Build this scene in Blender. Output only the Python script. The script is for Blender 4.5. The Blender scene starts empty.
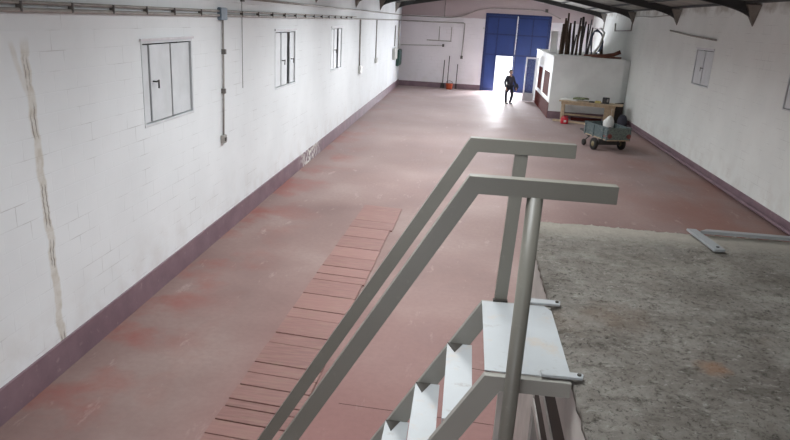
import bpy, bmesh, math, random
from mathutils import Vector, Matrix, noise

S = bpy.context.scene
COL = S.collection
# ------------------------------------------------------------------ camera
cam = bpy.data.cameras.new('camera'); camo = bpy.data.objects.new('camera', cam); COL.objects.link(camo)
r2 = (0.99251, 0.10977, 0.05364); u2 = (-0.08307, 0.28436, 0.95511); fw = (-0.08959, 0.95241, -0.29135)
camo.matrix_world = Matrix(((r2[0], u2[0], -fw[0], 0), (r2[1], u2[1], -fw[1], 0), (r2[2], u2[2], -fw[2], 3.9), (0, 0, 0, 1)))
cam.sensor_width = 36; cam.lens = 663.04 / 790 * 36; cam.clip_start = .05; cam.clip_end = 500
S.camera = camo
# ------------------------------------------------------------------ world, lights, exposure
w = bpy.data.worlds.new('world'); S.world = w; w.use_nodes = True
w.node_tree.nodes['Background'].inputs[0].default_value = (.86, .92, 1, 1)
w.node_tree.nodes['Background'].inputs[1].default_value = 3.0
S.view_settings.view_transform = 'Standard'; S.view_settings.look = 'None'
S.view_settings.exposure = .1; S.view_settings.gamma = 1
S.cycles.use_denoising = True
S.cycles.max_bounces = 8; S.cycles.diffuse_bounces = 5

AX, BX, D = -4.13, 6.97, 40.87      # left wall, right wall, back wall
Y0 = -4.0                           # wall behind the camera
EAVE, RIDGEX, RIDGE = 4.72, 1.42, 5.72
def roofz(x): return RIDGE - abs(x - RIDGEX) * (RIDGE - EAVE) / (BX - RIDGEX)

def area(name, loc, rot, sx, sy, e, col=(1, 1, 1)):
    l = bpy.data.lights.new(name, 'AREA'); l.shape = 'RECTANGLE'; l.size = sx; l.size_y = sy; l.energy = e; l.color = col
    o = bpy.data.objects.new(name, l); COL.objects.link(o); o.location = loc; o.rotation_euler = rot; return o
SKY = [(-.5, -2.2, 60), (-.5, 3.4, 125), (-.5, 9.6, 235), (-.5, 16.0, 285), (-.5, 22.4, 270), (-.5, 28.9, 190), (-.5, 34.6, 110)]
SKW, SKL = 1.5, 2.6
for sx, sy, e in SKY:
    area('added_skylight_lamp', (sx, sy, roofz(sx) - .12), (0, 0, 0), SKW, SKL, e, (.95, .98, 1.0)).data.spread = math.radians(155)  # added area lamps, stand in for daylight under unseen skylights
# daylight through the open wicket of the big door
area('doorway_daylight', (2.12, D + .1, 1.08), (math.radians(-90), 0, 0), .98, 2.0, 850, (.93, .95, 1))
# added fill lamp, set in an unseen doorway assumed behind the camera
area('rear_fill', (-1.5, Y0 + .15, 1.6), (math.radians(90), 0, 0), 2.4, 2.4, 35, (.96, .98, 1))

sl = bpy.data.lights.new('sun', 'SUN'); sl.energy = 4; sl.angle = .06; sl.color = (.92, .95, 1)
so = bpy.data.objects.new('sun', sl); COL.objects.link(so); so.rotation_euler = Vector((-.72, -1, -.42)).to_track_quat('-Z', 'Y').to_euler()

# ------------------------------------------------------------------ materials
def lin(c):
    return tuple((x / 12.92 if x <= .04045 else ((x + .055) / 1.055) ** 2.4) for x in [v / 255 for v in c]) + (1,)
class N:
    def __init__(s, name):
        s.m = bpy.data.materials.new(name); s.m.use_nodes = True; s.t = s.m.node_tree; s.b = s.t.nodes['Principled BSDF']
        g = s.t.nodes.new('ShaderNodeNewGeometry'); s.pos = g.outputs['Position']
    def n(s, ty, **k):
        x = s.t.nodes.new(ty)
        for a, v in k.items(): setattr(x, a, v)
        return x
    def l(s, a, b): s.t.links.new(a, b)
    def noise(s, scale, detail=4, vec=None, rough=.55, sc3=None):
        x = s.n('ShaderNodeTexNoise'); x.inputs['Scale'].default_value = scale; x.inputs['Detail'].default_value = detail
        x.inputs['Roughness'].default_value = rough
        v = vec or s.pos
        if sc3:
            m = s.n('ShaderNodeMapping'); m.inputs['Scale'].default_value = sc3; s.l(v, m.inputs[0]); v = m.outputs[0]
        s.l(v, x.inputs['Vector']); return x.outputs['Fac']
    def ramp(s, f, pts):
        x = s.n('ShaderNodeValToRGB'); e = x.color_ramp.elements
        while len(e) < len(pts): e.new(.5)
        for i, (p, c) in enumerate(pts):
            e[i].position = p; e[i].color = c if len(c) == 4 else lin(c)
        s.l(f, x.inputs[0]); return x.outputs[0]
    def mask(s, f, a, b):
        x = s.n('ShaderNodeMapRange'); x.inputs[1].default_value = a; x.inputs[2].default_value = b; s.l(f, x.inputs[0]); return x.outputs[0]
    def mix(s, f, a, b, mode='MIX'):
        x = s.n('ShaderNodeMix', data_type='RGBA', blend_type=mode)
        for v, i in ((f, 0), (a, 6), (b, 7)):
            if hasattr(v, 'links'): s.l(v, x.inputs[i])
            else: x.inputs[i].default_value = v if i == 0 else lin(v)
        return x.outputs[2]
    def math(s, op, a, b=0.0, c=None):
        x = s.n('ShaderNodeMath', operation=op)
        for i, v in enumerate((a, b) if c is None else (a, b, c)):
            if hasattr(v, 'links'): s.l(v, x.inputs[i])
            else: x.inputs[i].default_value = v
        return x.outputs[0]
    def xyz(s):
        x = s.n('ShaderNodeSeparateXYZ'); s.l(s.pos, x.inputs[0]); return x.outputs
    def bump(s, h, st=.3, dist=.02, prev=None):
        x = s.n('ShaderNodeBump'); x.inputs['Strength'].default_value = st; x.inputs['Distance'].default_value = dist
        s.l(h, x.inputs['Height'])
        if prev: s.l(prev, x.inputs['Normal'])
        s.l(x.outputs[0], s.b.inputs['Normal']); return x.outputs[0]
    def col(s, c): s.l(c, s.b.inputs['Base Color']) if hasattr(c, 'links') else s.b.inputs['Base Color'].__setattr__('default_value', lin(c))
    def rough(s, r, metal=0, spec=.5):
        if hasattr(r, 'links'): s.l(r, s.b.inputs['Roughness'])
        else: s.b.inputs['Roughness'].default_value = r
        s.b.inputs['Metallic'].default_value = metal; s.b.inputs['Specular IOR Level'].default_value = spec; return s.m
def simple(name, c, r=.6, metal=0, var=.12, sc=6, c2=None):
    m = N(name); c2 = c2 or tuple(int(v * (1 - var)) for v in c)
    m.col(m.ramp(m.noise(sc), [(.35, c2), (.65, c)])); return m.rough(r, metal)

def wall_mat(name, axis, base=(237, 241, 243), crack=False, chips=False, gable=None):
    m = N(name); x, y, z = m.xyz()
    u = y if axis == 'x' else x
    cb = m.n('ShaderNodeCombineXYZ'); m.l(u, cb.inputs[0]); m.l(z, cb.inputs[1])
    br = m.n('ShaderNodeTexBrick'); m.l(cb.outputs[0], br.inputs['Vector'])
    br.inputs['Scale'].default_value = 1; br.inputs['Brick Width'].default_value = .4; br.inputs['Row Height'].default_value = .2
    br.inputs['Mortar Size'].default_value = .006; br.inputs['Mortar Smooth'].default_value = .6
    joint = br.outputs['Fac']
    patch = m.mask(m.noise(1.9, 6), .50, .68)
    j = m.math('MULTIPLY', joint, patch)
    big = m.noise(.7, 5)
    c = m.ramp(big, [(.3, tuple(int(v * .96) for v in base)), (.7, base)])
    c = m.mix(m.math('MULTIPLY', j, .5), c, (160, 160, 158))
    # small dark nicks
    nick = m.mask(m.noise(3.2, 3, sc3=(1, 1, 3)), .77, .80)
    c = m.mix(m.math('MULTIPLY', nick, .35), c, (150, 146, 140))
    # dusty lower rim
    low = m.math('MULTIPLY', m.mask(z, 1.1, .3), m.mask(m.noise(2.2, 4), .45, .7))
    c = m.mix(m.math('MULTIPLY', low, .28), c, (182, 170, 160))
    if name.startswith('right'):
        e = m.math('MULTIPLY', m.mask(m.math('ADD', z, m.math('MULTIPLY', m.noise(2.5, 6), .5)), 4.72, 4.86), m.mask(m.noise(1.3, 4), .4, .6))
        c = m.mix(m.math('MULTIPLY', e, .6), c, (150, 142, 130))
    if gable:
        g = m.mask(m.math('ADD', z, m.math('MULTIPLY', m.noise(1.2), .1)), 4.15, 4.19)
        c = m.mix(g, c, gable)
    nrm = m.bump(joint, .25 if axis == 'x' else .1, -.006)
    if crack:
        wob = m.math('MULTIPLY', m.math('SUBTRACT', m.noise(2.3, 5, sc3=(0, 0, 1)), .5), .22)
        yc = m.math('ADD', m.math('MULTIPLY', z, -.045), 6.14)
        d = m.math('ABSOLUTE', m.math('SUBTRACT', m.math('SUBTRACT', y, yc), wob))
        wd = m.math('ADD', .02, m.math('MULTIPLY', m.noise(5, 4), .055))
        band = m.math('MULTIPLY', m.mask(m.math('SUBTRACT', d, wd), .022, -.006), m.mask(z, 3.55, 3.4))
        # second branch at the top
        yc2 = m.math('ADD', m.math('MULTIPLY', m.math('SUBTRACT', 3.5, z), .36), 5.79)
        d2 = m.math('ABSOLUTE', m.math('SUBTRACT', m.math('SUBTRACT', y, yc2), m.math('MULTIPLY', wob, .5)))
        b2 = m.math('MULTIPLY', m.mask(d2, .05, .02), m.math('MULTIPLY', m.mask(z, 3.52, 3.46), m.mask(z, 2.9, 3.0)))
        band = m.math('MAXIMUM', band, m.math('MULTIPLY', b2, .6))
        c = m.mix(m.math('MULTIPLY', band, .75), c, m.ramp(m.noise(9), [(.35, (194, 187, 172)), (.6, (214, 211, 203))]))
        d3 = m.math('ABSOLUTE', m.math('SUBTRACT', m.math('ADD', d, m.math('MULTIPLY', m.noise(6, 4), .05)), .05))
        ln = m.math('MULTIPLY', m.math('MULTIPLY', m.mask(d3, .012, .004), m.mask(m.noise(2.1), .5, .56)), m.mask(z, 3.5, 3.3))
        c = m.mix(m.math('MULTIPLY', ln, .75), c, (110, 104, 96))
    m.col(c); return m.rough(.75, 0, .3)
def base_mat(name, chips=False):
    m = N(name); x, y, z = m.xyz()
    c = m.ramp(m.noise(2.5, 6), [(.3, (114, 92, 102)), (.7, (134, 111, 119))])
    c = m.mix(m.math('MULTIPLY', m.mask(m.noise(9, 5), .62, .75), .5), c, (165, 145, 145))
    if chips:
        near = m.mask(m.math('ABSOLUTE', m.math('SUBTRACT', y, 17.7)), 1.4, .3)
        ch = m.math('MULTIPLY', near, m.mask(m.noise(7, 4), .48, .52))
        c = m.mix(ch, c, (214, 212, 206))
    m.col(c); return m.rough(.55)
M = {}
M['wall_l'] = wall_mat('left_wall_paint', 'x', crack=True)
M['wall_r'] = wall_mat('right_wall_paint', 'x', (233, 236, 233))
M['wall_b'] = wall_mat('back_wall_paint', 'y', (232, 228, 232), gable=(186, 172, 174))
M['base'] = base_mat('baseboard_paint'); M['base_l'] = base_mat('baseboard_paint_chipped', True)
# red painted concrete floor
m = N('painted_concrete_floor'); x, y, z = m.xyz()
c = m.ramp(m.noise(.55, 6), [(.3, (124, 101, 97)), (.5, (139, 117, 112)), (.72, (155, 137, 131))])
red = m.math('MULTIPLY', m.mask(m.math('ADD', x, m.math('MULTIPLY', m.noise(.8, 3), 1.6)), -1.9, -3.2), m.mask(m.noise(.9, 5), .47, .62))
c = m.mix(m.math('MULTIPLY', red, .75), c, (146, 82, 74))
rr = m.math('MULTIPLY', m.mask(x, 3.2, 5.8), m.mask(m.noise(.6, 5, sc3=(1, .5, 1)), .42, .62))
c = m.mix(m.math('MULTIPLY', rr, .75), c, (138, 90, 76))
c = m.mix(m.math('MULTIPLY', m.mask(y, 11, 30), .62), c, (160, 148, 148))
dust = m.mask(m.noise(2.4, 8, sc3=(1.6, .5, 1), rough=.68), .60, .78)
c = m.mix(m.math('MULTIPLY', dust, .55), c, (196, 180, 174))
nearp = m.math('MULTIPLY', m.mask(y, 9.5, 5.5), m.mask(x, -2.8, -1.6))
c = m.mix(m.math('MULTIPLY', nearp, .5), c, (150, 100, 96))
fine = m.noise(14, 5); c = m.mix(m.math('MULTIPLY', m.mask(fine, .4, .7), .16), c, (112, 86, 82))
m.col(c); m.bump(m.noise(6, 6), .12, .01)
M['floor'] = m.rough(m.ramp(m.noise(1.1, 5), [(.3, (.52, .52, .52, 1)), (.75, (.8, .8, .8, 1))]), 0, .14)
# rough platform concrete
m = N('rough_platform_concrete'); x, y, z = m.xyz()
c = m.ramp(m.noise(1.6, 10, rough=.75), [(.32, (112, 105, 98)), (.5, (148, 142, 134)), (.68, (184, 179, 171))])
c = m.mix(m.math('MULTIPLY', m.mask(m.noise(6, 10, rough=.8, sc3=(.8, 1.25, 1)), .53, .62), .65), c, (84, 78, 71))
c = m.mix(m.math('MULTIPLY', m.mask(m.noise(26, 6, rough=.8), .53, .62), .75), c, (64, 59, 53))
c = m.mix(m.math('MULTIPLY', m.mask(m.noise(17, 6, rough=.8, sc3=(1, 1.5, 1)), .56, .66), .6), c, (200, 196, 188))
c = m.mix(m.math('MULTIPLY', m.mask(m.noise(2.7, 6), .58, .72), .55), c, (176, 172, 164))
c = m.mix(m.math('MULTIPLY', m.mask(m.noise(1.1, 4), .6, .75), .4), c, (140, 116, 96))
c = m.mix(m.math('MULTIPLY', m.mask(m.math('ADD', y, m.math('MULTIPLY', m.noise(5), .2)), 5.55, 5.88), .75), c, (214, 207, 194))
c = m.mix(m.math('MULTIPLY', m.math('MULTIPLY', m.mask(y, 4.3, 5.8), m.mask(m.noise(3.1, 7, rough=.7), .36, .6)), .5), c, (196, 190, 178))
dd = m.n('ShaderNodeVectorMath', operation='DISTANCE'); m.l(m.pos, dd.inputs[0]); dd.inputs[1].default_value = (1.45, 3.36, 2.2)
c = m.mix(m.math('MULTIPLY', m.mask(m.math('ADD', dd.outputs['Value'], m.math('MULTIPLY', m.noise(11), .12)), .17, .10), .5), c, (168, 122, 88))
m.col(c); m.bump(m.noise(14, 12, rough=.8, sc3=(.9, 1.2, 1)), 1.0, .06)
M['plat'] = m.rough(.92, 0, .2)
M['platwall'] = simple('painted_platform_wall', (184, 178, 172), .7, sc=3)
M['darkslot'] = simple('dark_slot_shade', (50, 43, 36), .8)  # shade of the open slots put into the colour
M['nich'] = simple('grey_green_panel', (120, 124, 120), .6)
def paint(name, c, r, worn=(150, 146, 138), amt=.35, thr=.6, rust=None, metal=0, nsc=26):
    m = N(name); cc = m.ramp(m.noise(2.0, 4), [(.3, tuple(int(v * .94) for v in c)), (.7, c)])
    cc = m.mix(m.math('MULTIPLY', m.mask(m.noise(nsc, 6, rough=.65), thr, thr + .1), amt), cc, worn)
    if rust: cc = m.mix(m.math('MULTIPLY', m.mask(m.noise(4.5, 7, rough=.7), .56, .68), .6), cc, rust)
    m.col(cc); return m.rough(r, metal)
M['rail'] = paint('grey_handrail_paint', (116, 114, 106), .38, amt=.15)
M['stringer'] = paint('grey_stringer_paint', (140, 138, 131), .5, amt=.2)
M['plate'] = paint('scuffed_white_plate', (166, 170, 172), .42, (128, 118, 106), .45, .60, rust=(172, 156, 138), nsc=8)
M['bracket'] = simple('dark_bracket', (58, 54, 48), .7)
m = N('red_painted_boards'); 
oi = m.n('ShaderNodeObjectInfo')
c = m.ramp(m.noise(5, 6, sc3=(.7, 6, 1)), [(.2, (116, 82, 77)), (.55, (134, 97, 91)), (.85, (148, 113, 104))])
c = m.mix(m.math('MULTIPLY', m.mask(oi.outputs['Random'], .2, 1), .35), c, (154, 116, 108))
c = m.mix(m.math('MULTIPLY', m.mask(m.noise(3, 7, rough=.7, sc3=(1, 4, 1)), .5, .7), .5), c, (142, 120, 102))
m.col(c); m.bump(m.noise(9, 4, sc3=(.4, 9, 1)), .15, .004); M['board'] = m.rough(.6)
M['drain'] = simple('dark_channel', (60, 36, 36), .9)
m = N('corrugated_fibre_cement'); x, y, z = m.xyz()
m.col(m.ramp(m.noise(1.4, 5), [(.3, (150, 148, 142)), (.7, (178, 176, 168))]))
m.bump(m.math('SINE', m.math('MULTIPLY', y, 35)), .8, .05); M['roof'] = m.rough(.85)
m = N('added_skylight_plastic'); m.b.inputs['Transmission Weight'].default_value = .6; m.col((230, 235, 232)); M['sky'] = m.rough(.6)
M['steel'] = simple('dark_roof_steel', (66, 66, 66), .6)
M['gusset'] = simple('dusty_gusset_steel', (122, 116, 108), .7)
M['conduit'] = simple('aged_grey_conduit', (166, 162, 156), .5)
M['clip'] = simple('dark_pipe_clip', (104, 100, 96), .6)
M['jbox'] = simple('blue_grey_box_plastic', (112, 128, 142), .5)
M['whitepl'] = simple('white_plastic', (206, 206, 202), .5)
M['gbox'] = simple('dark_green_enamel', (36, 74, 66), .45)
M['shutter'] = simple('white_shutter_paint', (214, 218, 221), .55, sc=3, var=.05)
M['gap'] = simple('dark_gap', (58, 58, 56), .8)
M['iron'] = simple('dark_iron', (74, 72, 70), .5)
M['blue'] = paint('blue_door_paint', (38, 62, 124), .5, (62, 86, 146), .3, .62)
M['blue2'] = simple('blue_door_frame_paint', (30, 48, 104), .5)
M['brown'] = simple('brown_red_timber', (92, 42, 38), .9)
M['brown'].node_tree.nodes['Principled BSDF'].inputs['Specular IOR Level'].default_value = .05
M['boxwall'] = simple('partition_plaster', (240, 243, 242), .75, var=.04, sc=1.5)
M['whitewood'] = simple('white_painted_wood', (216, 214, 218), .5, var=.05)
m = N('dusty_glass'); m.col((200, 205, 215)); m.b.inputs['Transmission Weight'].default_value = .93; m.b.inputs['IOR'].default_value = 1.1; M['glass'] = m.rough(.12)
M['pale'] = simple('pale_timber', (196, 176, 148), .6, sc=9)
M['pale2'] = simple('raw_board', (182, 160, 132), .7, sc=9)
M['cartg'] = paint('weathered_grey_green_paint', (84, 98, 100), .7, (160, 164, 156), .85, .55)
M['cartp'] = paint('pale_green_paint', (112, 124, 116), .7, (60, 62, 58), .7, .5)
M['tyre'] = simple('tyre_rubber', (40, 38, 36), .85)
M['rim'] = simple('ochre_rim', (136, 124, 92), .6)
M['tail'] = simple('red_brown_lens', (128, 66, 58), .4)
M['sack'] = simple('white_sack', (226, 226, 222), .8, var=.06)
M['red'] = simple('red_plastic', (206, 40, 58), .4)
M['orange'] = simple('orange_red_plastic', (206, 96, 62), .45)
M['green'] = simple('green_grey_cloth', (128, 138, 104), .8, sc=20)
M['yellow'] = simple('yellow_card', (204, 190, 120), .6)
M['black'] = simple('black_plastic', (52, 54, 58), .45)
M['wood'] = simple('old_brown_wood', (84, 68, 56), .8, sc=10)
M['wood2'] = simple('grey_old_wood', (68, 62, 60), .8, sc=10)
M['pipe'] = simple('grey_steel_pole', (104, 104, 106), .5)
M['hose'] = simple('blue_grey_hose', (78, 88, 112), .5)
M['log'] = simple('reddish_brown_log', (118, 74, 60), .7, sc=8)
M['cloth'] = simple('dark_grey_cloth', (62, 62, 72), .9); M['cloth2'] = simple('charcoal_trousers', (46, 48, 58), .9)
M['skin'] = simple('skin', (190, 148, 128), .6, var=.05); M['hair'] = simple('dark_hair', (44, 36, 32), .7)
M['yard'] = simple('outdoor_concrete', (200, 198, 192), .9)

# ------------------------------------------------------------------ mesh helpers
class MB:
    def __init__(s): s.v = []; s.f = []
    def add(s, vs, fs):
        k = len(s.v); s.v += [tuple(v) for v in vs]; s.f += [tuple(i + k for i in f) for f in fs]; return s
    def box(s, x0, x1, y0, y1, z0, z1):
        vs = [(x, y, z) for x in (x0, x1) for y in (y0, y1) for z in (z0, z1)]
        return s.add(vs, [(0, 1, 3, 2), (4, 6, 7, 5), (0, 4, 5, 1), (2, 3, 7, 6), (0, 2, 6, 4), (1, 5, 7, 3)])
    def bar(s, a, b, w, h, up=(0, 0, 1)):      # rectangular bar a->b, w sideways, h along up
        a = Vector(a); b = Vector(b); d = (b - a).normalized(); r = d.cross(Vector(up)).normalized(); u = r.cross(d)
        vs = [p + r * (i * w / 2) + u * (j * h / 2) for p in (a, b) for i, j in ((-1, -1), (1, -1), (1, 1), (-1, 1))]
        return s.add(vs, [(0, 1, 2, 3), (7, 6, 5, 4), (0, 4, 5, 1), (1, 5, 6, 2), (2, 6, 7, 3), (3, 7, 4, 0)])
    def prism(s, poly, dvec):                   # planar polygon extruded by dvec
        n = len(poly); d = Vector(dvec); vs = [Vector(p) for p in poly] + [Vector(p) + d for p in poly]
        return s.add(vs, [tuple(range(n))[::-1], tuple(range(n, 2 * n))] + [(i, (i + 1) % n, n + (i + 1) % n, n + i) for i in range(n)])
    def tube(s, pts, r, n=10, closed=False):
        pts = [Vector(p) for p in pts]; rs = r if isinstance(r, (list, tuple)) else [r] * len(pts)
        m = len(pts); rings = []; prev = None
        for i, p in enumerate(pts):
            if closed: t = (pts[(i + 1) % m] - pts[i - 1]).normalized()
            else: t = (pts[min(i + 1, m - 1)] - pts[max(i - 1, 0)]).normalized()
            if prev is None: prev = Vector((0, 0, 1)) if abs(t.z) < .9 else Vector((1, 0, 0))
            u = (prev - t * prev.dot(t)).normalized(); prev = u; v = t.cross(u)
            rings.append([p + (u * math.cos(6.2832 * k / n) + v * math.sin(6.2832 * k / n)) * rs[i] for k in range(n)])
        vs = [v for g in rings for v in g]; fs = []
        for i in range(m if closed else m - 1):
            j = (i + 1) % m
            for k in range(n): fs.append((i * n + k, i * n + (k + 1) % n, j * n + (k + 1) % n, j * n + k))
        if not closed: fs += [tuple(range(n))[::-1], tuple(range((m - 1) * n, m * n))]
        return s.add(vs, fs)
    def lathe(s, prof, c=(0, 0, 0), axis='z', n=24):
        k = []
        for r, h in prof:
            for i in range(n):
                a = 6.28318 * i / n; x, y = r * math.cos(a), r * math.sin(a)
                p = (x, y, h) if axis == 'z' else ((h, x, y) if axis == 'x' else (x, h, y))
                k.append(Vector(p) + Vector(c))
        m = len(prof); fs = [(i * n + j, i * n + (j + 1) % n, (i + 1) * n + (j + 1) % n, (i + 1) * n + j) for i in range(m - 1) for j in range(n)]
        fs += [tuple(range(n))[::-1], tuple(range((m - 1) * n, m * n))]
        return s.add(k, fs)
    def build(s, name, mat, parent=None, bevel=0, smooth=False):
        me = bpy.data.meshes.new(name); me.from_pydata(s.v, [], s.f); me.validate()
        bm = bmesh.new(); bm.from_mesh(me); bmesh.ops.recalc_face_normals(bm, faces=bm.faces)
        if bevel: bmesh.ops.bevel(bm, geom=bm.edges[:], offset=bevel, segments=2, affect='EDGES', clamp_overlap=True)
        bm.to_mesh(me); bm.free()
        if smooth:
            for p in me.polygons: p.use_smooth = True
        me.materials.append(M[mat] if isinstance(mat, str) else mat)
        o = bpy.data.objects.new(name, me); COL.objects.link(o)
        if parent: 
            o.parent = parent; o.matrix_parent_inverse = parent.matrix_basis.inverted()   # meshes are built in world space
        return o
def origin(o):            # move a mesh's origin to its base centre
    me = o.data; xs = [v.co for v in me.vertices]
    c = Vector(((min(v.x for v in xs) + max(v.x for v in xs)) / 2, (min(v.y for v in xs) + max(v.y for v in xs)) / 2, min(v.z for v in xs)))
    me.transform(Matrix.Translation(-c)); o.location = c; return o
def tag(o, label, cat, group=None, kind=None):
    o['label'] = label; o['category'] = cat
    if group: o['group'] = group
    if kind: o['kind'] = kind
    return o
def thing(name, label, cat, loc=(0, 0, 0), rz=0, group=None):
    o = bpy.data.objects.new(name, None); COL.objects.link(o); o.location = loc; o.rotation_euler.z = rz; o.empty_display_size = .1
    return tag(o, label, cat, group)
def local(o, parent):      # mesh built in the thing's own space
    o.parent = parent; o.matrix_parent_inverse = Matrix(); return o
def struct(o, label=None):
    o['kind'] = 'structure'
    if label: o['label'] = label; 
    o['category'] = o.name.split('_')[0].split('.')[0]
    return o

# ------------------------------------------------------------------ room shell
T = .25
struct(MB().box(AX - T, BX + T, Y0 - T, D + T, -.2, 0).build('floor', 'floor'), 'worn red-painted concrete floor of the hall')
# left wall with window recess openings (four pieces round each shutter are not needed: shutters are closed in shallow recesses)
def wall_x(name, xin, xout, wins, mat, label):
    b = MB(); ys = [Y0 - T]
    for (y0, y1, z0, z1) in sorted(wins):
        b.box(xin, xout, ys[-1], y0, 0, 4.85); b.box(xin, xout, y0, y1, 0, z0); b.box(xin, xout, y0, y1, z1, 4.85); ys.append(y1)
    b.box(xin, xout, ys[-1], D + T, 0, 4.85)
    return struct(b.build(name, mat), label)
LW = [(8.26, 9.86, 2.34, 3.445), (14.28, 16.02, 2.25, 3.50), (20.25, 22.0, 2.22, 3.52)]
RW = [(20.43, 21.95, 2.42, 3.5), (14.0, 15.58, 2.42, 3.5)]
wall_x('wall_left', AX - T, AX, LW, 'wall_l', 'whitewashed block wall with a long filled crack')
wall_x('wall_right', BX, BX + T, RW, 'wall_r', 'plain whitewashed right-hand wall')
# back wall with the big door opening and gable
DX0, DX1, DH = .82, 4.62, 4.46
b = MB(); b.box(AX - T, DX0, D, D + T, 0, 4.72); b.box(DX1, BX + T, D, D + T, 0, 4.72); b.box(DX0, DX1, D, D + T, DH, 4.72)
b.prism([(AX - T, D, 4.72), (BX + T, D, 4.72), (BX + T, D, 4.74), (RIDGEX, D, RIDGE + .02), (AX - T, D, 4.74)], (0, T, 0))
struct(b.build('wall_back', 'wall_b'), 'white far end wall with a duller gable above')
b = MB()
b.box(AX - T, -2.8, Y0 - T, Y0, 0, 4.72); b.box(-.2, BX + T, Y0 - T, Y0, 0, 4.72); b.box(-2.8, -.2, Y0 - T, Y0, 2.9, 4.72)
b.prism([(AX - T, Y0 - T, 4.72), (BX + T, Y0 - T, 4.72), (BX + T, Y0 - T, 4.74), (RIDGEX, Y0 - T, RIDGE + .02), (AX - T, Y0 - T, 4.74)], (0, T, 0))
struct(b.build('wall_front', 'wall_b'))
# roof: two slopes with openings for unseen translucent sheets, put in to bring daylight
b = MB(); sk = MB()
def slab(bb, x0, x1, y0, y1, dz=0, t=.06):
    z0, z1 = roofz(x0) + dz, roofz(x1) + dz
    bb.prism([(x0, y0, z0), (x1, y0, z1), (x1, y0, z1 + t), (x0, y0, z0 + t)], (0, y1 - y0, 0))
slab(b, RIDGEX, BX + T + .2, Y0 - T, D + T)
xl, xr = -.5 - SKW / 2, -.5 + SKW / 2
slab(b, AX - T - .2, xl, Y0 - T, D + T); slab(b, xr, RIDGEX, Y0 - T, D + T)
yy = Y0 - T
for sx, sy, e in SKY:
    slab(b, xl, xr, yy, sy - SKL / 2); slab(sk, xl, xr, sy - SKL / 2, sy + SKL / 2, .01, .01); yy = sy + SKL / 2
slab(b, xl, xr, yy, D + T)
struct(b.build('ceiling', 'roof'), 'grey corrugated roof sheets on dark steel')
sko = sk.build('added_skylight_sheet', 'sky', bpy.data.objects['ceiling'])
# outside yard
struct(MB().box(-40, 45, D + T, D + 70, -.22, -.02).build('floor_yard', 'yard'))
# baseboards
struct(MB().box(AX, AX + .025, Y0, D, 0, .355).build('baseboard_left', 'base_l'), 'wide purple painted baseboard band on the left wall')
b = MB().box(BX - .02, BX, Y0, D, 0, .25)
o = struct(b.build('baseboard_right', 'base'), 'purple painted band low on the right wall')
struct(MB().box(AX + .03, DX0, D - .02, D, 0, .30).build('baseboard_back', 'base'), 'purple painted band on the far wall')
struct(MB().box(DX1, BX - .02, D - .02, D, 0, .30).build('trim_1', 'base'))

# pipe along the right baseboard
o = MB().tube([(BX - .075, y, .075) for y in (6.2, 12, 18, 24, 29.9)], .04, 10).build('floor_pipe', 'base', smooth=True)
tag(o, 'purple painted pipe running along the foot of the right wall', 'pipe')

# roof frames
FY = [5.3, 11.7, 18.1, 24.5, 31.0, 37.4]
names = ['nearest frame, above the stair', 'second frame from the camera', 'its bracket near the right picture edge', 'ending above the tilted rod', 'over the white storeroom front', 'nearest the blue door']
for i, fy in enumerate(FY):
    t = thing('roof_rafter', 'dark steel roof rafter, ' + names[i], 'rafter', (RIDGEX, fy, EAVE), 0, 'steel roof frames')
    b = MB()
    for xa, xb in ((AX + .02, RIDGEX), (RIDGEX, BX - .02)):
        for dz, h, wd in ((-.03, .02, .14), (-.13, .18, .03), (-.23, .02, .14)):
            b.bar((xa, fy, roofz(xa) + dz), (xb, fy, roofz(xb) + dz), wd, h)
    b.build('beam', 'steel', t)
    for sgn, xw in ((-1, BX - .01), (1, AX + .01)):
        pr = [(xw, fy, roofz(xw) - .22), (xw, fy, 4.17)]
        for k in range(1, 9):
            a = k / 8; L = .8
            pr.append((xw + sgn * L * (a ** 1.6), fy, 4.17 + (roofz(xw + sgn * L) - .24 - 4.17) * (a ** .62)))
        MB().prism([(p[0], fy - .04, p[2]) for p in pr], (0, .08, 0)).build('gusset', 'steel', t)
        za = roofz(xw + sgn * .3) - .1; q = MB()
        q.add([(xw, fy - .36, za), (xw, fy + .36, za), (xw + sgn * .26, fy + .15, za), (xw + sgn * .26, fy - .15, za), (xw, fy - .03, 4.17), (xw, fy + .03, 4.17)],
              [(0, 1, 2, 3), (0, 4, 5, 1), (0, 3, 4), (1, 5, 2), (3, 2, 5, 4)]).build('corbel', 'gusset', t)
k = 0
for sgn in (1, -1):
    for dx in (.5, 1.9, 3.2, 4.5, 5.3):
        x = RIDGEX + sgn * dx; k += 1
        o = MB().box(x - .03, x + .03, Y0 + .01, D - .01, roofz(x) - .075, roofz(x) - .012).build('roof_purlin', 'steel')
        side = 'right' if sgn > 0 else 'left'
        tag(o, 'long thin steel purlin under the %s roof slope, %s from the ridge' % (side, ['first', 'second', 'third', 'fourth', 'fifth'][(k - 1) % 5]), 'purlin', 'roof purlins')

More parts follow.
